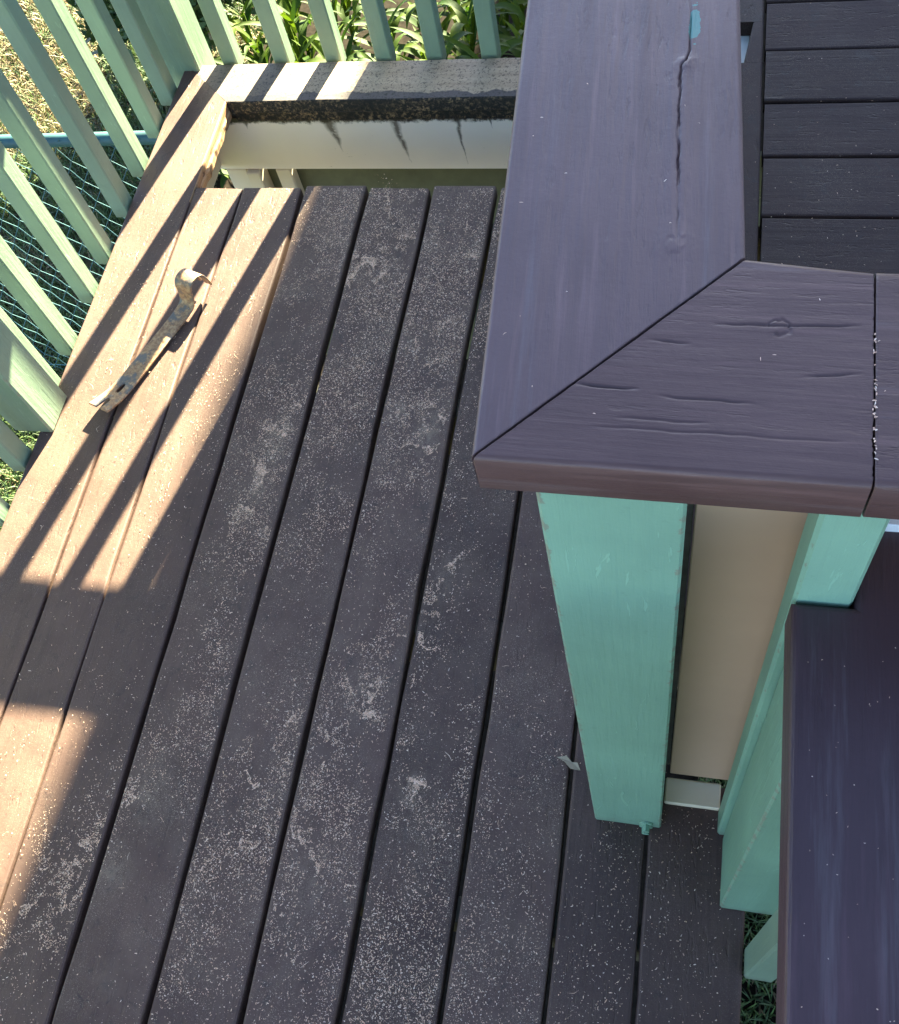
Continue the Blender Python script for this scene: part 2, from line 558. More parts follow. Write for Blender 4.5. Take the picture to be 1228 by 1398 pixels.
def leafy(name, c1, c2, rough=.38, trans=.25, vein=True):
    m = Mt(name)
    oi = m.n('ObjectInfo')
    tc = m.n('TexCoord')
    c = m.mix(oi.outputs['Random'], c1, c2)
    n = m.noise(m.coords((1, .15, 1)), 60, 3)
    c = m.mix(m.math('MULTIPLY', m.ramp(n, .4, .7), .3), c, tuple(v * .6 for v in c1))
    out = m.out(c, rough, m.bump(n, .3, .002), Specular_IOR_Level=.22)
    tr = m.n('BsdfTranslucent'); m.l(c, tr.inputs['Color'])
    mx = m.n('MixShader'); mx.inputs[0].default_value = trans
    m.l(m.b.outputs[0], mx.inputs[1]); m.l(tr.outputs[0], mx.inputs[2])
    o = [x for x in m.t.nodes if x.type == 'OUTPUT_MATERIAL'][0]
    m.l(mx.outputs[0], o.inputs[0])
    return out


def tinted(name, rough=.6, trans=.0):
    m = Mt(name)
    a = m.n('VertexColor'); a.layer_name = 'tint'
    out = m.out(a.outputs[0], rough)
    if trans:
        tr = m.n('BsdfTranslucent'); m.l(a.outputs[0], tr.inputs['Color'])
        mx = m.n('MixShader'); mx.inputs[0].default_value = trans
        m.l(m.b.outputs[0], mx.inputs[1]); m.l(tr.outputs[0], mx.inputs[2])
        o = [x for x in m.t.nodes if x.type == 'OUTPUT_MATERIAL'][0]
        m.l(mx.outputs[0], o.inputs[0])
    return out


M['worn'] = worn_border()
M['mildew'] = mildew()
M['raw'] = raw_wood()
M['stain'] = stained_cream()
M['rust'] = rusty()
M['vinyl_rail'] = simple('blue green coated pipe', (.022, .085, .09), .6)
M['vinyl'] = simple('blue green vinyl coated wire', (.04, .115, .13), .75)
M['soil'] = simple('garden soil', (.022, .017, .012), .95, 40, .5, Specular_IOR_Level=.04)
M['lawn'] = simple('lawn thatch', (.07, .06, .032), .95, 22, .5, Specular_IOR_Level=.04)
M['old_wood'] = simple('shaded framing timber', (.12, .11, .075), .8, 30, .3)
M['olive'] = simple('olive skirting paint', (.10, .10, .055), .6, 18, .2)
M['leaf'] = leafy('strap leaf green', (.020, .055, .003), (.085, .125, .004), .62, .38)
M['leaf_dark'] = leafy('shrub leaf green', (.035, .07, .022), (.05, .09, .03), .5, .15)
M['bark'] = simple('shrub bark', (.12, .09, .06), .9)
M['grass'] = tinted('grass blades', .6, .2)
M['fleck'] = tinted('pale wood shavings', .7)
M['house'] = simple('house weatherboard paint', (.55, .52, .47), .6)
M['roof'] = simple('roof shingle', (.09, .085, .08), .9, 60, .3)
M['white'] = simple('white trim', (.75, .75, .72), .5, 20, .06)

GROUND = -1.15

# ------------------------------------------------------------------ ground
def grid_sheet(name, x0, x1, y0, y1, z, mat):
    me = mesh_np(name, [(x0, y0, 0), (x1, y0, 0), (x1, y1, 0), (x0, y1, 0)], [(0, 1, 2, 3)])
    return link_mesh(name, me, mat, None, Matrix.Translation((0, 0, z)))


tag(grid_sheet('lawn', -150, 150, -150, 150, GROUND, M['lawn']), kind='structure')
tag(grid_sheet('garden_bed', -1.95, 1.6, 2.25, 4.4, GROUND + .006, M['soil']), kind='structure')

tag(grid_sheet('underdeck_shade_sheet', -1.22, 2.2, -1.4, 2.2, GROUND + .006, M['soil']), kind='structure')  # dark sheet added under the deck, standing in for shade in the board gaps

# ------------------------------------------------------------------ lower deck
deck = tag(empty('deck', (-.6, .5, 0)), 'lower deck of dark brown painted boards strewn with pale wood shavings', kind='structure')
ZT = .032
xs = [(-1.1285, -1.0165), (-1.0115, -.8725), (-.8635, -.7245), (-.7155, -.5795), (-.5705, -.4345),
      (-.4255, -.2885), (-.2785, -.1410), (-.1350, -.0190), (-.0140, .1275)]
ends = [1.6035, 1.6015, 1.606, 1.604, 1.609, 1.606, 1.604, 1.60, .392]


def plank_disp(seed):
    def f(X, Y):
        return (vnoise(X * 9 + seed, Y * 2.2, seed) - .5) * .003
    return f


usd = np.linspace(0, 1, 29)
for i, ((a, b), e) in enumerate(zip(xs, ends)):
    mt = M['deck_clean'] if i >= 7 else (M['deck_mid'] if i < 2 else M['deck'])
    board('board', (a, -1.3), (b, -1.3), (a, e), (b, e + .002 * (i % 3 - 1)), 0.0008 * ((i * 7) % 5 - 2), ZT, mt, deck,
          r=.0045, us=usd, nv=6, disp=plank_disp(i), wob=.005, seed=i)
# left border board, mitred at the far corner, its inner edge split where the board beside it was taken up
bo = board('border_board', (-1.275, -1.3), (-1.1325, -1.3), (-1.275, 2.012), (-1.1315, 1.878), .001, .038, None, deck,
           r=.004, us=np.linspace(0, 1, 41), nv=6, disp=plank_disp(31), wob=.0012, seed=31,
           mats=[M['deck_mid'], M['raw']],
           matfn=lambda p: 1 if (p.normal.x > .5 and p.center.y > 1.23) else 0)
# far border board with mildewed inner edge
board('border_board', (-1.274, 2.012), (-1.1295, 1.8785), (.03, 2.008), (.03, 1.8765), 0.0, .036, None, deck,
      r=.004, us=np.linspace(0, 1, 33), nv=6, disp=plank_disp(41), wob=.003, seed=41,
      mats=[M['worn'], M['mildew']], matfn=lambda p: 1 if (p.normal.x > .3) else 0)
# splintered strip left on the inner edge of the left border
sv, sf = [], []
ys = np.linspace(1.61, 1.872, 24)
for k, y in enumerate(ys):
    w = .0025 + .0025 * random.random() + (.003 if 5 < k < 9 else 0)
    zt, zb = -.013 - .004 * random.random(), -.038 - .004 * random.random()
    sv += [(-1.134, y, zt), (-1.1325 + w, y, (zt + zb) / 2 + .004), (-1.1325 + w * .8, y, zb), (-1.134, y, zb)]
for k in range(len(ys) - 1):
    for j in range(4):
        a, b = k * 4 + j, k * 4 + (j + 1) % 4
        sf.append((a, b, b + 4, a + 4))
link_mesh('split_edge', mesh_np('split_edge', sv, sf), M['raw'], deck)
# dark strip put in for the shadowed gap under the far border, then the cream rim joist behind the missing boards
timber('gap_shade_strip', (-1.128, .03), (1.886, 1.90), (-.066, -.0365), M['mildew'], deck, .002)
timber('rim_joist', (-1.26, .03), (1.892, 1.932), (-.228, -.058), M['stain'], deck, .003)
timber('rim_joist', (-1.262, -1.224), (-1.3, 1.891), (-.21, -.0385), M['cream'], deck, .003)
timber('skirt_board', (-1.2, .2), (1.935, 1.955), (-.50, -.23), M['olive'], deck, .003)
timber('joist', (-1.223, .12), (1.50, 1.538), (-.19, -.033), M['old_wood'], deck, .003)
timber('joist', (-1.223, .12), (1.05, 1.088), (-.19, -.033), M['old_wood'], deck, .003)
timber('joist', (-1.223, .12), (.60, .638), (-.19, -.033), M['old_wood'], deck, .003)
timber('joist', (-1.223, .12), (.15, .188), (-.19, -.033), M['old_wood'], deck, .003)
timber('joist', (-1.223, .12), (-.30, -.262), (-.19, -.033), M['old_wood'], deck, .003)
timber('joist', (-1.223, .12), (-.75, -.712), (-.19, -.033), M['old_wood'], deck, .003)
timber('blocking', (-1.223, -1.166), (1.894, 1.93), (-.60, -.2305), M['cream'], deck, .003)
timber('blocking', (-1.164, -1.126), (1.880, 1.93), (-.60, -.2305), M['cream'], deck, .003)
timber('blocking', (-1.085, -1.045), (1.893, 1.93), (-.60, -.2305), M['cream'], deck, .003)
timber('beam', (-1.22, .12), (1.60, 1.70), (-.62, -.45), M['olive'], deck, .003)
for x in (-1.2, -.45):
    for y in (1.60, -.9):
        timber('deck_leg', (x, x + .09), (y, y + .09), (GROUND, -.62 if y > 0 else -.19), M['old_wood'], deck, .003)

# ------------------------------------------------------------------ raised deck, one step up
rz = .145
rdeck = tag(empty('raised_deck', (.6, 1.3, rz)), 'raised deck of dark boards laid crosswise inside the mitred rail cap', kind='structure')
gy = [.478, .62, .805, .951, 1.097, 1.2445, 1.392, 1.5406, 1.6841, 1.8310, 1.9766, 2.123, 2.27, 2.416]
for i in range(1, len(gy) - 1):
    y0, y1 = gy[i] + .003, gy[i + 1] - .003
    xl = .0985 - .012 * (gy[i] - 1.5) + .002
    board('board', (xl, y1), (xl, y0), (2.2, y1), (2.2, y0), rz + .0006 * (i % 3), .032, M['deck_x'], rdeck, r=.004,
          us=np.linspace(0, 1, 9), nv=5, disp=plank_disp(60 + i), seed=60 + i)
xb = lambda y: .096 - .012 * (y - 1.5)
# border board in three lengths: a slanted notch is cut where a bracket passes
board('border_board', (.0, .62), (xb(.62), .62), (.0, 1.797), (xb(1.797), 1.797), rz, .032, M['deck_x'], rdeck, nv=5, seed=81)
board('border_board', (.056, 1.7975), (xb(1.7975), 1.7975), (.0705, 1.917), (xb(1.917), 1.917), rz, .032, M['deck_x'], rdeck, nv=5, seed=82)
board('border_board', (.0, 1.9175), (xb(1.9175), 1.9175), (.0, 2.41), (xb(2.41), 2.41), rz, .032, M['deck_x'], rdeck, nv=5, seed=83)
timber('rim_joist', (.030, .0685), (.63, 2.40), (-.06, rz - .034), M['white'], rdeck, .003)
timber('joist', (.051, 2.2), (.64, .68), (-.06, rz - .034), M['old_wood'], rdeck, .003)
timber('joist', (.051, 2.2), (2.36, 2.40), (-.06, rz - .034), M['old_wood'], rdeck, .003)
timber('joist', (.9, .94), (.69, 2.35), (-.06, rz - .034), M['old_wood'], rdeck, .003)
timber('joist', (1.8, 1.84), (.69, 2.35), (-.06, rz - .034), M['old_wood'], rdeck, .003)

# ------------------------------------------------------------------ railings
RAIL_Z = .88
pk = timber_mesh('baluster', .040, .040, .85, .003)
pk.materials.append(M['green_rail'])


def baluster(parent, x, y, z0=-.03, me=pk):
    t = (random.random() - .5) * .008
    o = link_mesh('baluster', me, None, parent, Matrix.Translation((x, y, z0)) @ Matrix.Rotation(t, 4, 'X') @ Matrix.Rotation((random.random() - .5) * .008, 4, 'Y'))
    return o


left = tag(empty('deck_railing', (-1.30, .5, 0)), 'sage green railing of square balusters along the left deck edge above the lawn', 'railing', 'green deck railings')
for y in (1.900, 1.788, 1.661, 1.535, 1.396, 1.285, 1.144, 1.033, .857, .733, .61, .485, .36, .235, .11, -.015, -.14, -.265, -.39, -.515, -.64, -.765, -.89, -1.015, -1.14):
    baluster(left, -1.301, y + .021)
timber('post', (-1.330, -1.241), (.935, 1.025), (.001, RAIL_Z - .085), M['green_rail'], left, .004)
timber('corner_post', (-1.322, -1.2325), (1.988, 2.078), (-.25, RAIL_Z - .085), M['green_rail'], left, .004)
timber('sub_rail', (-1.335, -1.265), (-1.3, 2.03), (RAIL_Z - .084, RAIL_Z - .039), M['green_y'], left, .003)
board('rail_cap', (-1.37, -1.3), (-1.23, -1.3), (-1.37, 2.14), (-1.23, 2.0), RAIL_Z, .038, M['cap'], left, seed=90)

back = tag(empty('deck_railing', (-.6, 2.04, 0)), 'sage green railing of square balusters across the far deck end, leafy plants behind', 'railing', 'green deck railings')
for x in (-1.184, -1.048, -.915, -.789, -.664, -.532, -.402, -.272, -.142):
    baluster(back, x + .021, 2.040)
timber('sub_rail', (-1.23, -.02), (2.03, 2.10), (RAIL_Z - .084, RAIL_Z - .039), M['green_rail'], back, .003)
board('rail_cap', (-1.37, 2.141), (-1.231, 2.001), (-.0, 2.14), (-.0, 2.0), RAIL_Z, .038, M['cap'], back, seed=91)

# ------------------------------------------------------------------ half wall with wide mitred cap
wall = tag(empty('half_wall', (.05, .39, 0)), 'cream half wall and teal posts under a wide brown mitred cap', 'half wall')
CZ = 1.08
O = np.array((-.127, .311)); I = np.array((.029, .472))
yaL = np.array((-.148, .731)); yaR = np.array((.016, .722))
dl = (yaL - O) / (yaL - O)[1]; dr = (yaR - I) / (yaR - I)[1]
FL = O + dl * (2.13 - O[1]); FR = I + dr * (2.13 - I[1])
crack_pts = np.array([(.7235, -.0205), (.667, -.0185), (.657, -.0205), (.652, -.0235), (.606, -.0225), (.55, -.0190), (.503, -.0165), (.476, -.0150)])


def cap_disp(X, Y):
    z = (vnoise(X * 55, Y * 6, 5) - .5) * .0011 + (vnoise(X * 190, Y * 16, 8) - .5) * .0006
    cx = np.interp(Y, crack_pts[::-1, 0], crack_pts[::-1, 1]) + (vnoise(Y * 160, X * 0, 3) - .5) * .0011 * ((Y < .655) & (Y > .49)) + (vnoise(Y * 420, X * 0, 13) - .5) * .0007 * (Y < .655)
    w = np.where(Y < .655, .0007 + .0012 * vnoise(Y * 60, X * 0, 9) ** 2, .0008)
    w = np.where(Y > .78, .0009, w)
    d = np.abs(X - cx)
    live = (Y > .488)
    brkn = np.clip((vnoise(Y * 48, X * 0, 81) - .18) * 3.5, .25, 1)
    z -= np.where(live, .0034 * np.clip(1 - d / w, 0, 1) * brkn * np.clip((Y - .488) / .04, 0, 1), 0)
    z += np.where(live & (Y < .66), .0004 * np.exp(-((d - .004) / .003) ** 2), 0)
    for kx, ky, kr in ((-.0165, .4815, .0075), (-.0195, .6530, .0055)):
        q = np.hypot((X - kx), (Y - ky)) / kr
        q = q + (vnoise(X * 400, Y * 400, 44) - .5) * .7
        z += .0007 * np.exp(-(q * .8) ** 2) - .0002 * np.exp(-((q - 1.05) / .16) ** 2) * (vnoise(X * 260, Y * 260, 47) > .42)
    return z


def cap_disp_x(X, Y):
    z = (vnoise(X * 7, Y * 60, 15) - .5) * .0004 + (vnoise(X * 18, Y * 200, 18) - .5) * .00015
    for x0, x1, y0, y1, dep in ((-.072, -.03, .368, .366, .0022), (-.02, .04, .3620, .3592, .0012), (-.03, .0, .404, .402, .0014),
                                (-.045, .015, .345, .344, .0008), (.01, .10, .417, .419, .0012), (.062, .10, .380, .384, .0013), (-.06, .09, .338, .336, .0007)):
        tt = np.clip((X - x0) / (x1 - x0), 0, 1)
        yc = y0 + (y1 - y0) * tt + (vnoise(X * 120, Y * 0, 21) - .5) * .0012
        inside = (X > x0) & (X < x1)
        taper = np.clip(np.minimum(X - x0, x1 - X) / .012, 0, 1)
        z -= np.where(inside, dep * taper * np.clip(1 - np.abs(Y - yc) / .0012, 0, 1), 0)
    q = np.hypot((X - .0505), (Y - .4165)) / .0058 + (vnoise(X * 420, Y * 420, 61) - .5) * .5
    z += .0004 * np.exp(-q ** 2) - .0009 * np.exp(-((q - 1.0) / .2) ** 2) * (vnoise(X * 200, Y * 200, 63) > .35)
    return z


L1 = 2.13 - .311
us_y = np.concatenate([np.linspace(0, .26, 330), np.linspace(.275, 1, 12)])
G = .0006
board('cap_board', O + (-.0002, G), I + (-G, G), FL, FR, CZ, .040, M['cap'], wall, r=.004, us=us_y, nv=250, disp=cap_disp, endwob=.0009)
J0, J1 = np.array((.103, .308)), np.array((.1062, .4625))
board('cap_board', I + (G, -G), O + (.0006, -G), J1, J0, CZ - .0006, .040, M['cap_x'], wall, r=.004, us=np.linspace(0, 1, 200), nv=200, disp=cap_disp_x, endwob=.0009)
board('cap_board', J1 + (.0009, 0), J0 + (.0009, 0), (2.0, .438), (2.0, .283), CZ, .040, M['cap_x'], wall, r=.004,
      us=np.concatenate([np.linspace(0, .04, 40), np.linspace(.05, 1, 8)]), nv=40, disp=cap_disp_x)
timber('panel', (.0105, 2.0), (.398, .425), (.030, CZ - .042), M['cream_wall'], wall, .001)
timber('base_trim', (.0052, .086), (.358, .396), (.001, .013), M['trim'], wall, .002)
timber('dark_gap_backing', (-.090, .0095), (.4135, .43), (.02, CZ - .042), M['old_wood'], wall, .001)  # dark board added behind the post so the gap beside it reads black
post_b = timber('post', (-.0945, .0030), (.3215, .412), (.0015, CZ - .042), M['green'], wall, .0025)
wb = timber_mesh('baluster', .042, .042, CZ - .045 - .002, .003)
for y in (.60, .73, .86, .99, 1.12, 1.25, 1.38, 1.51, 1.64, 1.77, 1.90):
    x = -.062 - .0480 * (y - .6)
    link_mesh('baluster', wb, M['green'], wall, Matrix.Translation((x, y, .002)))
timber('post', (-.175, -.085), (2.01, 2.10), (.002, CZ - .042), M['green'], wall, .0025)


def lathe_bolt(name, r_out, depth, sides=6):
    bm = bmesh.new()
    bmesh.ops.create_cone(bm, cap_ends=True, segments=20, radius1=r_out * 1.7, radius2=r_out * 1.6, depth=.003)
    ret = bmesh.ops.create_cone(bm, cap_ends=True, segments=sides, radius1=r_out, radius2=r_out * .93, depth=depth)
    bmesh.ops.translate(bm, vec=(0, 0, depth / 2 + .0015), verts=ret['verts'])
    me = bpy.data.meshes.new(name); bm.to_mesh(me); bm.free()
    return me


bolt = lathe_bolt('bolt', .0060, .010)
link_mesh('bolt', bolt, M['green'], post_b, Matrix.Translation((-.0185, .3195, .030)) @ Matrix.Rotation(math.radians(90), 4, 'X'))
link_mesh('bolt', bolt, None, post_b, Matrix.Translation((-.0185, .3195, .0125)) @ Matrix.Rotation(math.radians(90), 4, 'X') @ Matrix.Rotation(.4, 4, 'Z'))

# ------------------------------------------------------------------ right railing with its own lower cap
right = tag(empty('deck_railing', (.14, .1, 0)), 'teal railing at right with wide dark brown cap notched around a baluster', 'railing', 'green deck railings')
b2 = timber_mesh('baluster', .042, .034, CZ - .045 - .002, .003)
link_mesh('baluster', b2, M['green'], right, Matrix.Translation((.1052, .3405, .002)))
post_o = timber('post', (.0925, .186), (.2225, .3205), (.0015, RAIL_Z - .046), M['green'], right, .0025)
for y in (.1375, .005, -.125, -.255, -.385, -.515, -.645):
    baluster(right, .1285 + .021, y + .0185, -.012)
RC = .0835
bm = bmesh.new()
outline = [(RC, -1.3), (.40, -1.3), (.40, .3955), (.1275, .3955), (.1275, .3215), (RC, .3215)]
fb = bm.faces.new([bm.verts.new((px - .24, py, -.045)) for px, py in outline])
ex_ = bmesh.ops.extrude_face_region(bm, geom=[fb])
bmesh.ops.translate(bm, vec=(0, 0, .045), verts=[v for v in ex_['geom'] if isinstance(v, bmesh.types.BMVert)])
bmesh.ops.recalc_face_normals(bm, faces=bm.faces)
tope = [e for e in bm.edges if all(v.co.z > -.001 for v in e.verts)]
bmesh.ops.bevel(bm, geom=tope, offset=.0055, segments=4, affect='EDGES', profile=.5)
me = bpy.data.meshes.new('rail_cap'); bm.to_mesh(me); bm.free()
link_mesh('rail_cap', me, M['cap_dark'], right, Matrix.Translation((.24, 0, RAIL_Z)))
timber('caulk_bead', (.128, .40), (.3850, .3978), (RAIL_Z - .004, RAIL_Z + .010), M['white'], right, .001)
timber('sub_rail', (.125, .19), (-1.3, .2215), (RAIL_Z - .09, RAIL_Z - .046), M['green_y'], right, .003)

# ------------------------------------------------------------------ pry bar
def pry_bar():
    path = [(0.0, .024), (.015, .0185), (.030, .0135), (.05, .0085), (.075, .0055), (.11, .0045), (.16, .0045), (.21, .0048), (.25, .0055),
            (.284, .0075), (.297, .013), (.302, .026), (.304, .044), (.308, .0575), (.318, .064), (.334, .064), (.345, .058), (.350, .046), (.353, .032), (.356, .016)]
    wid = [.0225, .0220, .0212, .0202, .0192, .0182, .0172, .0168, .0166, .0166, .0168, .0174, .0182, .0190, .0197, .0202, .0206, .0209, .0212, .0214]
    cols_ = [-1, -.55, -.22, 0, .22, .55, 1]
    V, F = [], []
    for k, ((s, z), w) in enumerate(zip(path, wid)):
        for c in cols_:
            jag = (random.random() - .5) * .0012 if abs(c) == 1 else 0
            crown = .0004 * (1 - c * c) if 3 < k < 10 else 0
            V.append((c * w * 1.14 + jag, s, z + crown))
    nc = len(cols_)
    n = len(path)
    for k in range(n - 1):
        for j in range(nc - 1):
            mid = j in (2, 3)
            if k < 2 and mid: continue                 # nail slot in the flat claw
            if k == 3 and mid: continue                # tear-drop nail hole
            if k >= n - 3 and mid: continue            # slot in the hooked claw
            a = k * nc + j
            F.append((a, a + 1, a + 1 + nc, a + nc))
    # draw the slot sides in to a V
    for k in (0, 1):
        for j in (2, 4):
            pass
    me = mesh_np('pry_bar', V, F, True)
    o = link_mesh('pry_bar', me, M['rust'])
    ang = math.atan2(.358, .934)
    o.matrix_basis = Matrix.Translation((-1.146, .985, .003)) @ Matrix.Rotation(-ang, 4, 'Z')
    sb = o.modifiers.new('round', 'SUBSURF'); sb.levels = 2; sb.render_levels = 2; sb.boundary_smooth = 'PRESERVE_CORNERS'
    so = o.modifiers.new('thickness', 'SOLIDIFY'); so.thickness = .0040; so.offset = 0
    bv = o.modifiers.new('eased', 'BEVEL'); bv.width = .0007; bv.segments = 2; bv.limit_method = 'ANGLE'
    return o


tag(pry_bar(), 'rusty flat pry bar with hooked claw lying on sunlit boards', 'pry bar')

# ------------------------------------------------------------------ chain link fence
fence = tag(empty('chain_link_fence', (-2.2, 1.86, GROUND)), 'low blue green chain link fence running out left from the deck', 'fence')
FY, FT = 1.86, -.10


def tube(pts, r, sides=6):
    pts = [Vector(p) for p in pts]
    V, F = [], []
    for i, p in enumerate(pts):
        d = (pts[min(i + 1, len(pts) - 1)] - pts[max(i - 1, 0)]).normalized()
        up = Vector((0, 0, 1)) if abs(d.z) < .9 else Vector((0, 1, 0))
        a = d.cross(up).normalized(); b = d.cross(a)
        for k in range(sides):
            t = 2 * math.pi * k / sides
            V.append(p + a * r * math.cos(t) + b * r * math.sin(t))
    for i in range(len(pts) - 1):
        for k in range(sides):
            q, s = i * sides + k, i * sides + (k + 1) % sides
            F.append((q, s, s + sides, q + sides))
    return V, F


def tube_obj(name, pts, r, mat, parent, sides=10):
    V, F = tube(pts, r, sides)
    return link_mesh(name, mesh_np(name, V, F, True), mat, parent)


tube_obj('top_rail', [(-1.335, FY + .012, FT), (-2.4, FY - .01, FT - .004), (-4.4, FY - .05, FT)], .0175, M['vinyl_rail'], fence)
tube_obj('fence_post', [(-2.95, FY + .01, GROUND), (-2.95, FY + .01, FT)], .024, M['vinyl'], fence)
tube_obj('bottom_wire', [(-1.335, FY, GROUND + .06), (-4.4, FY - .05, GROUND + .06)], .002, M['vinyl'], fence, 5)
WV, WF = [], []
P = .056
nz = int((FT - GROUND) / (P * .64))
x = -1.34; k = 0
while x > -4.2:
    pts = []
    for j in range(nz + 1):
        pts.append((x - (P / 2 if (j + k) % 2 else -.0 * P) - (0 if (j + k) % 2 else 0), FY + .018 * (x + 1.34) + (.004 if j % 2 else -.004), FT + .012 - j * P * .64))
    V, F = tube(pts, .0015, 4)
    off = len(WV)
    WV += V; WF += [tuple(i + off for i in f) for f in F]
    x -= P / 2; k += 1
wm = link_mesh('wire_mesh', mesh_np('wire_mesh', WV, WF), M['vinyl'], fence)
wm['kind'] = 'stuff'

# ------------------------------------------------------------------ strap-leaved plants behind the far railing
def leaf_mesh(name, L, W, droop, fold, twist):
    n = 9
    V, F = [], []
    x = 0.0
    ang = math.radians(8)
    y = z = 0.0
    for i in range(n + 1):
        t = i / n
        w = W * (math.sin(math.pi * min(1, t * .86 + .10)) ** .75) * (1 - t ** 6)
        tw = twist * t
        for s in (-1, 0, 1):
            lx = s * w * math.cos(tw)
            lz = abs(s) * w * fold + s * w * math.sin(tw)
            V.append((lx, y - lz * math.sin(ang) * .6, z + lz * math.cos(ang)))
        a = ang + droop * t ** 1.5
        y += math.sin(a) * L / n
        z += math.cos(a) * L / n
    for i in range(n):
        for s in range(2):
            q = i * 3 + s
            F.append((q, q + 1, q + 4, q + 3))
    me = mesh_np(name, V, F, True)
    me.materials.append(M['leaf'])
    return me


leaf_meshes = [leaf_mesh('leaf', .46, .030, 1.7, .35, .2), leaf_mesh('leaf', .40, .036, 2.2, .3, -.3),
               leaf_mesh('leaf', .50, .021, 1.3, .4, .5), leaf_mesh('leaf', .36, .033, 2.5, .25, 0.1), leaf_mesh('leaf', .44, .026, .9, .3, -.2)]
np_ = 0
for row, y in enumerate((2.42, 2.60, 2.80, 3.02, 3.25, 3.50)):
    for c in range(11):
        x = -1.88 + .165 * c + (.08 if row % 2 else 0) + random.uniform(-.03, .03)
        if x > -.15 or x < -1.74 + .0 * y: continue
        yy = y + random.uniform(-.04, .04)
        pl = tag(empty('strap_leaf_plant', (x, yy, GROUND)), 'leafy green strap-leaved plant in the bed behind the far railing', 'plant', 'strap-leaved plants behind the far railing')
        hs = random.uniform(.85, 1.15)
        stem = tube_obj('stem', [(x, yy, GROUND), (x + random.uniform(-.02, .02), yy, GROUND + .25 * hs), (x + random.uniform(-.04, .04), yy, GROUND + .46 * hs)], .008, M['leaf'], pl, 5)
        nl = 20
        for k in range(nl):
            o = bpy.data.objects.new('leaf', leaf_meshes[random.randrange(5)])
            col.objects.link(o)
            h = GROUND + (.02 + .46 * (k / nl)) * hs
            s = random.uniform(.40, .66) * hs * (1.0 - .25 * k / nl)
            mw = Matrix.Translation((x, yy, h)) @ Matrix.Rotation(k * 2.4 + random.uniform(-.3, .3), 4, 'Z') @ Matrix.Rotation(-random.uniform(.25, .75), 4, 'X') @ Matrix.Scale(s, 4)
            o.matrix_basis = mw
            adopt(o, pl)


def leaf_cloud(n, centre, radii, size, seed):
    r = np.random.default_rng(seed)
    d = r.normal(size=(n, 3)); d /= np.linalg.norm(d, axis=1)[:, None]
    rad = r.random(n) ** .45
    lump = .75 + .35 * np.sin(d[:, 0] * 7 + seed) * np.cos(d[:, 1] * 6) + .15 * np.sin(d[:, 2] * 9)
    c = np.array(centre) + d * rad[:, None] * lump[:, None] * np.array(radii)
    a = r.normal(size=(n, 3)); a /= np.linalg.norm(a, axis=1)[:, None]
    b = np.cross(a, r.normal(size=(n, 3))); b /= np.linalg.norm(b, axis=1)[:, None]
    s = size * (.6 + .8 * r.random(n))[:, None]
    V = np.stack([c - a * s, c + b * s * .45, c + a * s, c - b * s * .45], 1).reshape(-1, 3)
    return V, np.arange(n * 4).reshape(n, 4)


def shrub(name, x, y, h, rx, ry, n, seed, label):
    s = tag(empty(name, (x, y, GROUND)), label, 'shrub')
    for k in range(4):
        a = k * 1.6 + seed
        tube_obj('stem', [(x, y, GROUND), (x + .1 * math.cos(a), y + .1 * math.sin(a), GROUND + h * .4), (x + .3 * rx * math.cos(a), y + .3 * ry * math.sin(a), GROUND + h * .8)], .014, M['bark'], s, 6)
    V, F = leaf_cloud(n, (x, y, GROUND + h * .55), (rx, ry, h * .5), .035, seed)
    link_mesh('crown', mesh_fast('crown', V, F), M['leaf_dark'], s)


shrub('shrub', -2.08, 3.50, 1.1, .50, .46, 10000, 3, 'dark green small-leaved shrub beyond the far left deck corner')

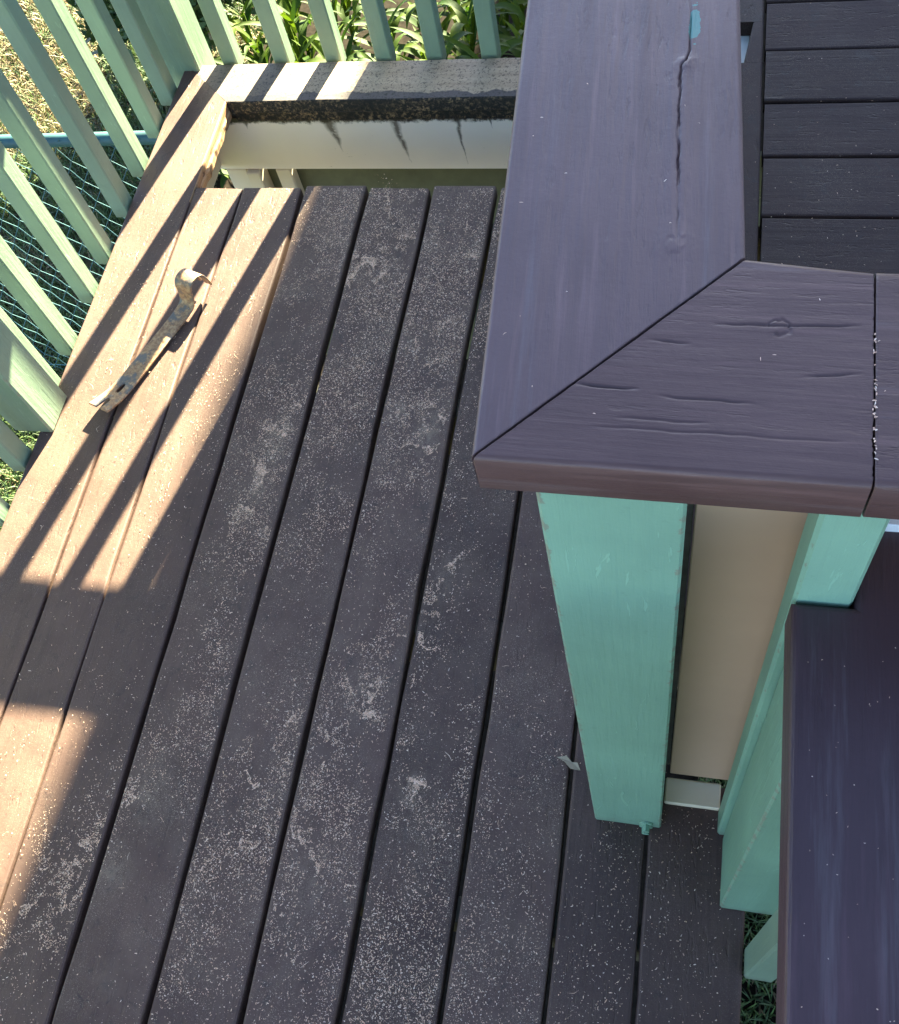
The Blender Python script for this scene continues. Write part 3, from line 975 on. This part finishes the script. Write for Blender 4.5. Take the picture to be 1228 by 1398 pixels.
# ------------------------------------------------------------------ lawn grass
def grass(name, x0, x1, y0, y1, dens, seed, label, dry=True):
    r = np.random.default_rng(seed)
    n = int((x1 - x0) * (y1 - y0) * dens)
    X, Y = r.uniform(x0, x1, n), r.uniform(y0, y1, n)
    cl = vnoise(X * 9, Y * 9, 4)
    keep = (r.random(n) < (.35 + .9 * cl)) & ~((X > -1.85) & (Y > 2.3) & (X < 0))
    X, Y = X[keep], Y[keep]; n = len(X)
    dryf = np.clip((vnoise(X * 2.6, Y * 2.6, 12) - .38) * 3 + np.clip((Y - 2.6) * .9, -.5, .8), 0, 1) if dry else np.zeros(n) + .08
    isdry = r.random(n) < (.10 + .62 * dryf)
    h = r.uniform(.035, .085, n) * np.where(isdry, .8, 1.0) * (.7 + .6 * vnoise(X * 6, Y * 6, 8))
    az = r.uniform(0, 2 * np.pi, n)
    lean = r.uniform(.2, 1.25, n) + np.where(isdry, .25, 0)
    w = r.uniform(.0014, .0030, n)
    ux, uy = np.cos(az), np.sin(az)
    px, py = -uy, ux
    base = np.stack([X, Y, np.full(n, GROUND)], 1)
    side = np.stack([px * w, py * w, np.zeros(n)], 1)
    m_ = base + np.stack([ux * h * .35 * np.sin(lean), uy * h * .35 * np.sin(lean), h * .6 * np.cos(lean * .55)], 1)
    tip = base + np.stack([ux * h * np.sin(lean), uy * h * np.sin(lean), h * np.cos(lean)], 1)
    V = np.stack([base - side, base + side, m_ + side * .8, m_ - side * .8, tip - side * .12, tip + side * .12], 1).reshape(-1, 3)
    i = np.arange(n)[:, None] * 6
    F = np.concatenate([i + np.array([[0, 1, 2, 3]]), i + np.array([[3, 2, 5, 4]])], 1).reshape(-1, 4)
    me = mesh_fast(name, V, F)
    g = np.array([.055, .10, .025])[None] * r.uniform(.6, 1.5, (n, 1)) + r.uniform(0, .02, (n, 1)) * np.array([[1, .8, 0]])
    d = np.array([.30, .225, .115])[None] * r.uniform(.55, 1.25, (n, 1))
    c = np.where(isdry[:, None], d, g)
    set_color(me, np.repeat(c, 6, axis=0))
    return tag(link_mesh(name, me, M['grass']), label, 'grass', kind='stuff')


grass('lawn_grass', -3.9, -1.24, .3, 4.3, 13000, 21, 'rough lawn grass, part dried to straw, seen between the left balusters')
grass('lawn_grass', .10, .75, -.3, .8, 16000, 22, 'dark green grass below the right deck edge', False)

# ------------------------------------------------------------------ house that shades the right of the scene
house = tag(empty('house', (2.2, 8.0, GROUND)), 'single-storey house beyond the raised deck that shades the boards', 'house')
EZ = 3.6
ex = lambda y: .632 + .096 * (y - 8.29)


def prism(name, poly, z0, z1, mat, parent):
    n = len(poly)
    V = [(p[0], p[1], z0) for p in poly] + [(p[0], p[1], z1) for p in poly]
    F = [tuple(range(n))[::-1], tuple(range(n, 2 * n))] + [(i, (i + 1) % n, (i + 1) % n + n, i + n) for i in range(n)]
    return link_mesh(name, mesh_np(name, V, F), mat, parent)


y0, y1 = 4.7, 13.0
prism('wall', [(ex(y0) + .35, y0 + .3), (6.5, y0 + .3), (6.5, y1), (ex(y1) + .35, y1)], GROUND, EZ - .12, M['house'], house)
prism('eave', [(ex(y0), y0), (6.9, y0), (6.9, y1 + .3), (ex(y1 + .3), y1 + .3)], EZ - .115, EZ, M['white'], house)
ry = (y0 + y1) / 2
rv = [(ex(y0) - .0, y0, EZ + .004), (6.9, y0, EZ + .004), (6.9, y1 + .3, EZ + .004), (ex(y1 + .3), y1 + .3, EZ + .004), (ex(ry) + 2.0, ry, EZ + .75), (5.0, ry, EZ + .75)]
link_mesh('roof', mesh_np('roof', rv, [(0, 1, 5, 4), (1, 2, 5), (2, 3, 4, 5), (3, 0, 4)]), M['roof'], house)

# ------------------------------------------------------------------ wood shavings, dust and litter on the boards
bx = np.array([x for ab in xs for x in ab])


def on_board(X):
    ok = np.zeros(len(X), bool)
    for a, b in xs:
        ok |= (X > a + .004) & (X < b - .004)
    return ok | ((X > -1.27) & (X < -1.137))


def slivers(X, Y, z, L, W, r, palette, curl=.25):
    n = len(X)
    az = r.uniform(0, 2 * np.pi, n)
    ux, uy = np.cos(az), np.sin(az)
    bend = r.normal(0, curl, n)
    vx, vy = np.cos(az + bend), np.sin(az + bend)
    lift = np.abs(r.normal(0, .12, n)) * L
    P0 = np.stack([X - ux * L * .5, Y - uy * L * .5, z + .0004 + lift * .3], 1)
    P1 = np.stack([X, Y, z + .0008 + lift * .5], 1)
    P2 = np.stack([X + vx * L * .5, Y + vy * L * .5, z + .0004 + lift], 1)
    s = np.stack([-uy * W, ux * W, W * r.normal(0, .35, n)], 1) * .5
    V = np.stack([P0 - s * .4, P0 + s * .4, P1 + s, P1 - s, P2 - s * .4, P2 + s * .4], 1).reshape(-1, 3)
    i = np.arange(n)[:, None] * 6
    F = np.concatenate([i + np.array([[0, 1, 2, 3]]), i + np.array([[3, 2, 5, 4]])], 1).reshape(-1, 4)
    c = palette[r.integers(0, len(palette), n)] * r.uniform(.7, 1.15, (n, 1))
    return V, F, np.repeat(c, 6, axis=0)


pal = np.array([(.76, .47, .31), (.80, .55, .39), (.62, .37, .24), (.78, .50, .33), (.84, .62, .46)])
r = np.random.default_rng(99)
# general sprinkle
n = 430000
X, Y = r.uniform(-1.27, .12, n), r.uniform(-.1, 1.6, n)
dens = .06 + .94 * np.clip((vnoise(X * 5, Y * 3.2, 2) * .42 + vnoise(X * 17, Y * 10, 6) * .33 + vnoise(X * 55, Y * 40, 7) * .25 - .35) * 3.0, 0, 1) ** 1.3
dens *= np.interp(X, [-1.27, -1.0, -.88, -.80, -.30, -.24, -.13, .12], [.03, .05, .16, .95, 1.0, .32, .14, .08])
k = (r.random(n) < dens) & on_board(X)
X, Y = X[k], Y[k]
L = np.clip(np.exp(r.normal(np.log(.0014), .5, len(X))), .0008, .006); W = np.clip(L * r.uniform(.35, .8, len(X)), .0006, .0014)
parts = [slivers(X, Y, .0015, L, W, r, pal)]
# drifts
for px, py, sx, sy, q in PATCHES:
    m_ = int(52000 * sx * sy * q * 46)
    X = px + r.normal(0, sx * .75, m_); Y = py + r.normal(0, sy * .85, m_)
    X += (vnoise(X * 28, Y * 28, 71) - .5) * sx * 1.3; Y += (vnoise(X * 28, Y * 28, 73) - .5) * sy * 1.3
    X = X + (Y - py) * .1
    k = on_board(X) & (vnoise(X * 60, Y * 38, 17) * .6 + vnoise(X * 150, Y * 110, 19) * .4 > .47)
    X, Y = X[k], Y[k]
    L = np.clip(np.exp(r.normal(np.log(.0013), .5, len(X))), .0007, .006); W = np.clip(L * r.uniform(.4, .85, len(X)), .0006, .0014)
    parts.append(slivers(X, Y, .0012, L, W, r, pal))
# long curled slivers
m_ = 75
X, Y = r.uniform(-1.25, -.05, m_), r.uniform(0, 1.58, m_); k = on_board(X); X, Y = X[k], Y[k]
parts.append(slivers(X, Y, .002, r.uniform(.008, .02, len(X)), r.uniform(.0006, .0011, len(X)), r, pal, .6))


def join_flecks(name, parts, label):
    Vs, Fs, Cs, off = [], [], [], 0
    for V, F, C in parts:
        Vs.append(V); Fs.append(F + off); Cs.append(C); off += len(V)
    me = mesh_fast(name, np.concatenate(Vs), np.concatenate(Fs))
    set_color(me, np.concatenate(Cs))
    return tag(link_mesh(name, me, M['fleck']), label, 'shavings', kind='stuff')


join_flecks('wood_shavings', parts, 'pale wood shavings and dust scattered over the lower deck boards')
parts = []
m_ = 620
X, Y = r.uniform(.06, .9, m_), r.uniform(.65, 2.2, m_)
k = r.random(m_) < np.interp(Y, [.6, 1.2, 1.45, 1.6, 2.2], [.9, .9, 1.0, .45, .18])
parts.append(slivers(X[k], Y[k], rz + .0025, r.uniform(.0015, .004, k.sum()), r.uniform(.0006, .0013, k.sum()), r, pal))
join_flecks('wood_shavings', parts, 'sparse pale flecks scattered over the raised deck boards')
parts = []
m_ = 30
X, Y = r.uniform(-.13, .12, m_), r.uniform(.33, .74, m_)
k = (X > -.125 - .05 * (Y - .31)) & ((X < .015) | (Y < .455))
parts.append(slivers(X[k], Y[k], CZ + .001, r.uniform(.001, .0032, k.sum()), r.uniform(.0004, .0007, k.sum()), r, pal))
m_ = 40
X, Y = r.uniform(.09, .18, m_), r.uniform(.05, .31, m_)
parts.append(slivers(X, Y, RAIL_Z + .001, r.uniform(.0006, .0014, m_), r.uniform(.0004, .0007, m_), r, pal))
m_ = 34
Y = r.choice([.405, .39, .372, .36, .345, .33], m_) + r.normal(0, .006, m_); X = .1035 + (Y - .31) * .021 + r.normal(0, .0006, m_)
parts.append(slivers(X, Y, CZ + .0002, r.uniform(.001, .0025, m_), r.uniform(.0006, .0012, m_), r, pal * 1.1))
join_flecks('wood_shavings', parts, 'few tiny pale flecks stuck on the brown rail caps')

# dried leaf scrap by the foot of the post
V = [(-.020, -.004, 0), (-.008, .006, .004), (.004, .003, .001), (.012, .007, .005), (.022, .0, .001), (.008, -.007, .003), (-.006, -.003, .002)]
me = mesh_np('dry_leaf', V, [(0, 1, 2), (0, 2, 6), (2, 3, 4), (2, 4, 5), (2, 5, 6)])
dl_ = link_mesh('dry_leaf', me, simple('dried leaf', (.30, .24, .16), .8), None, Matrix.Translation((-.143, .402, .003)) @ Matrix.Rotation(-.5, 4, 'Z'))
so = dl_.modifiers.new('thickness', 'SOLIDIFY'); so.thickness = .0006
tag(dl_, 'small curled dry leaf on the boards beside the teal post', 'leaf')
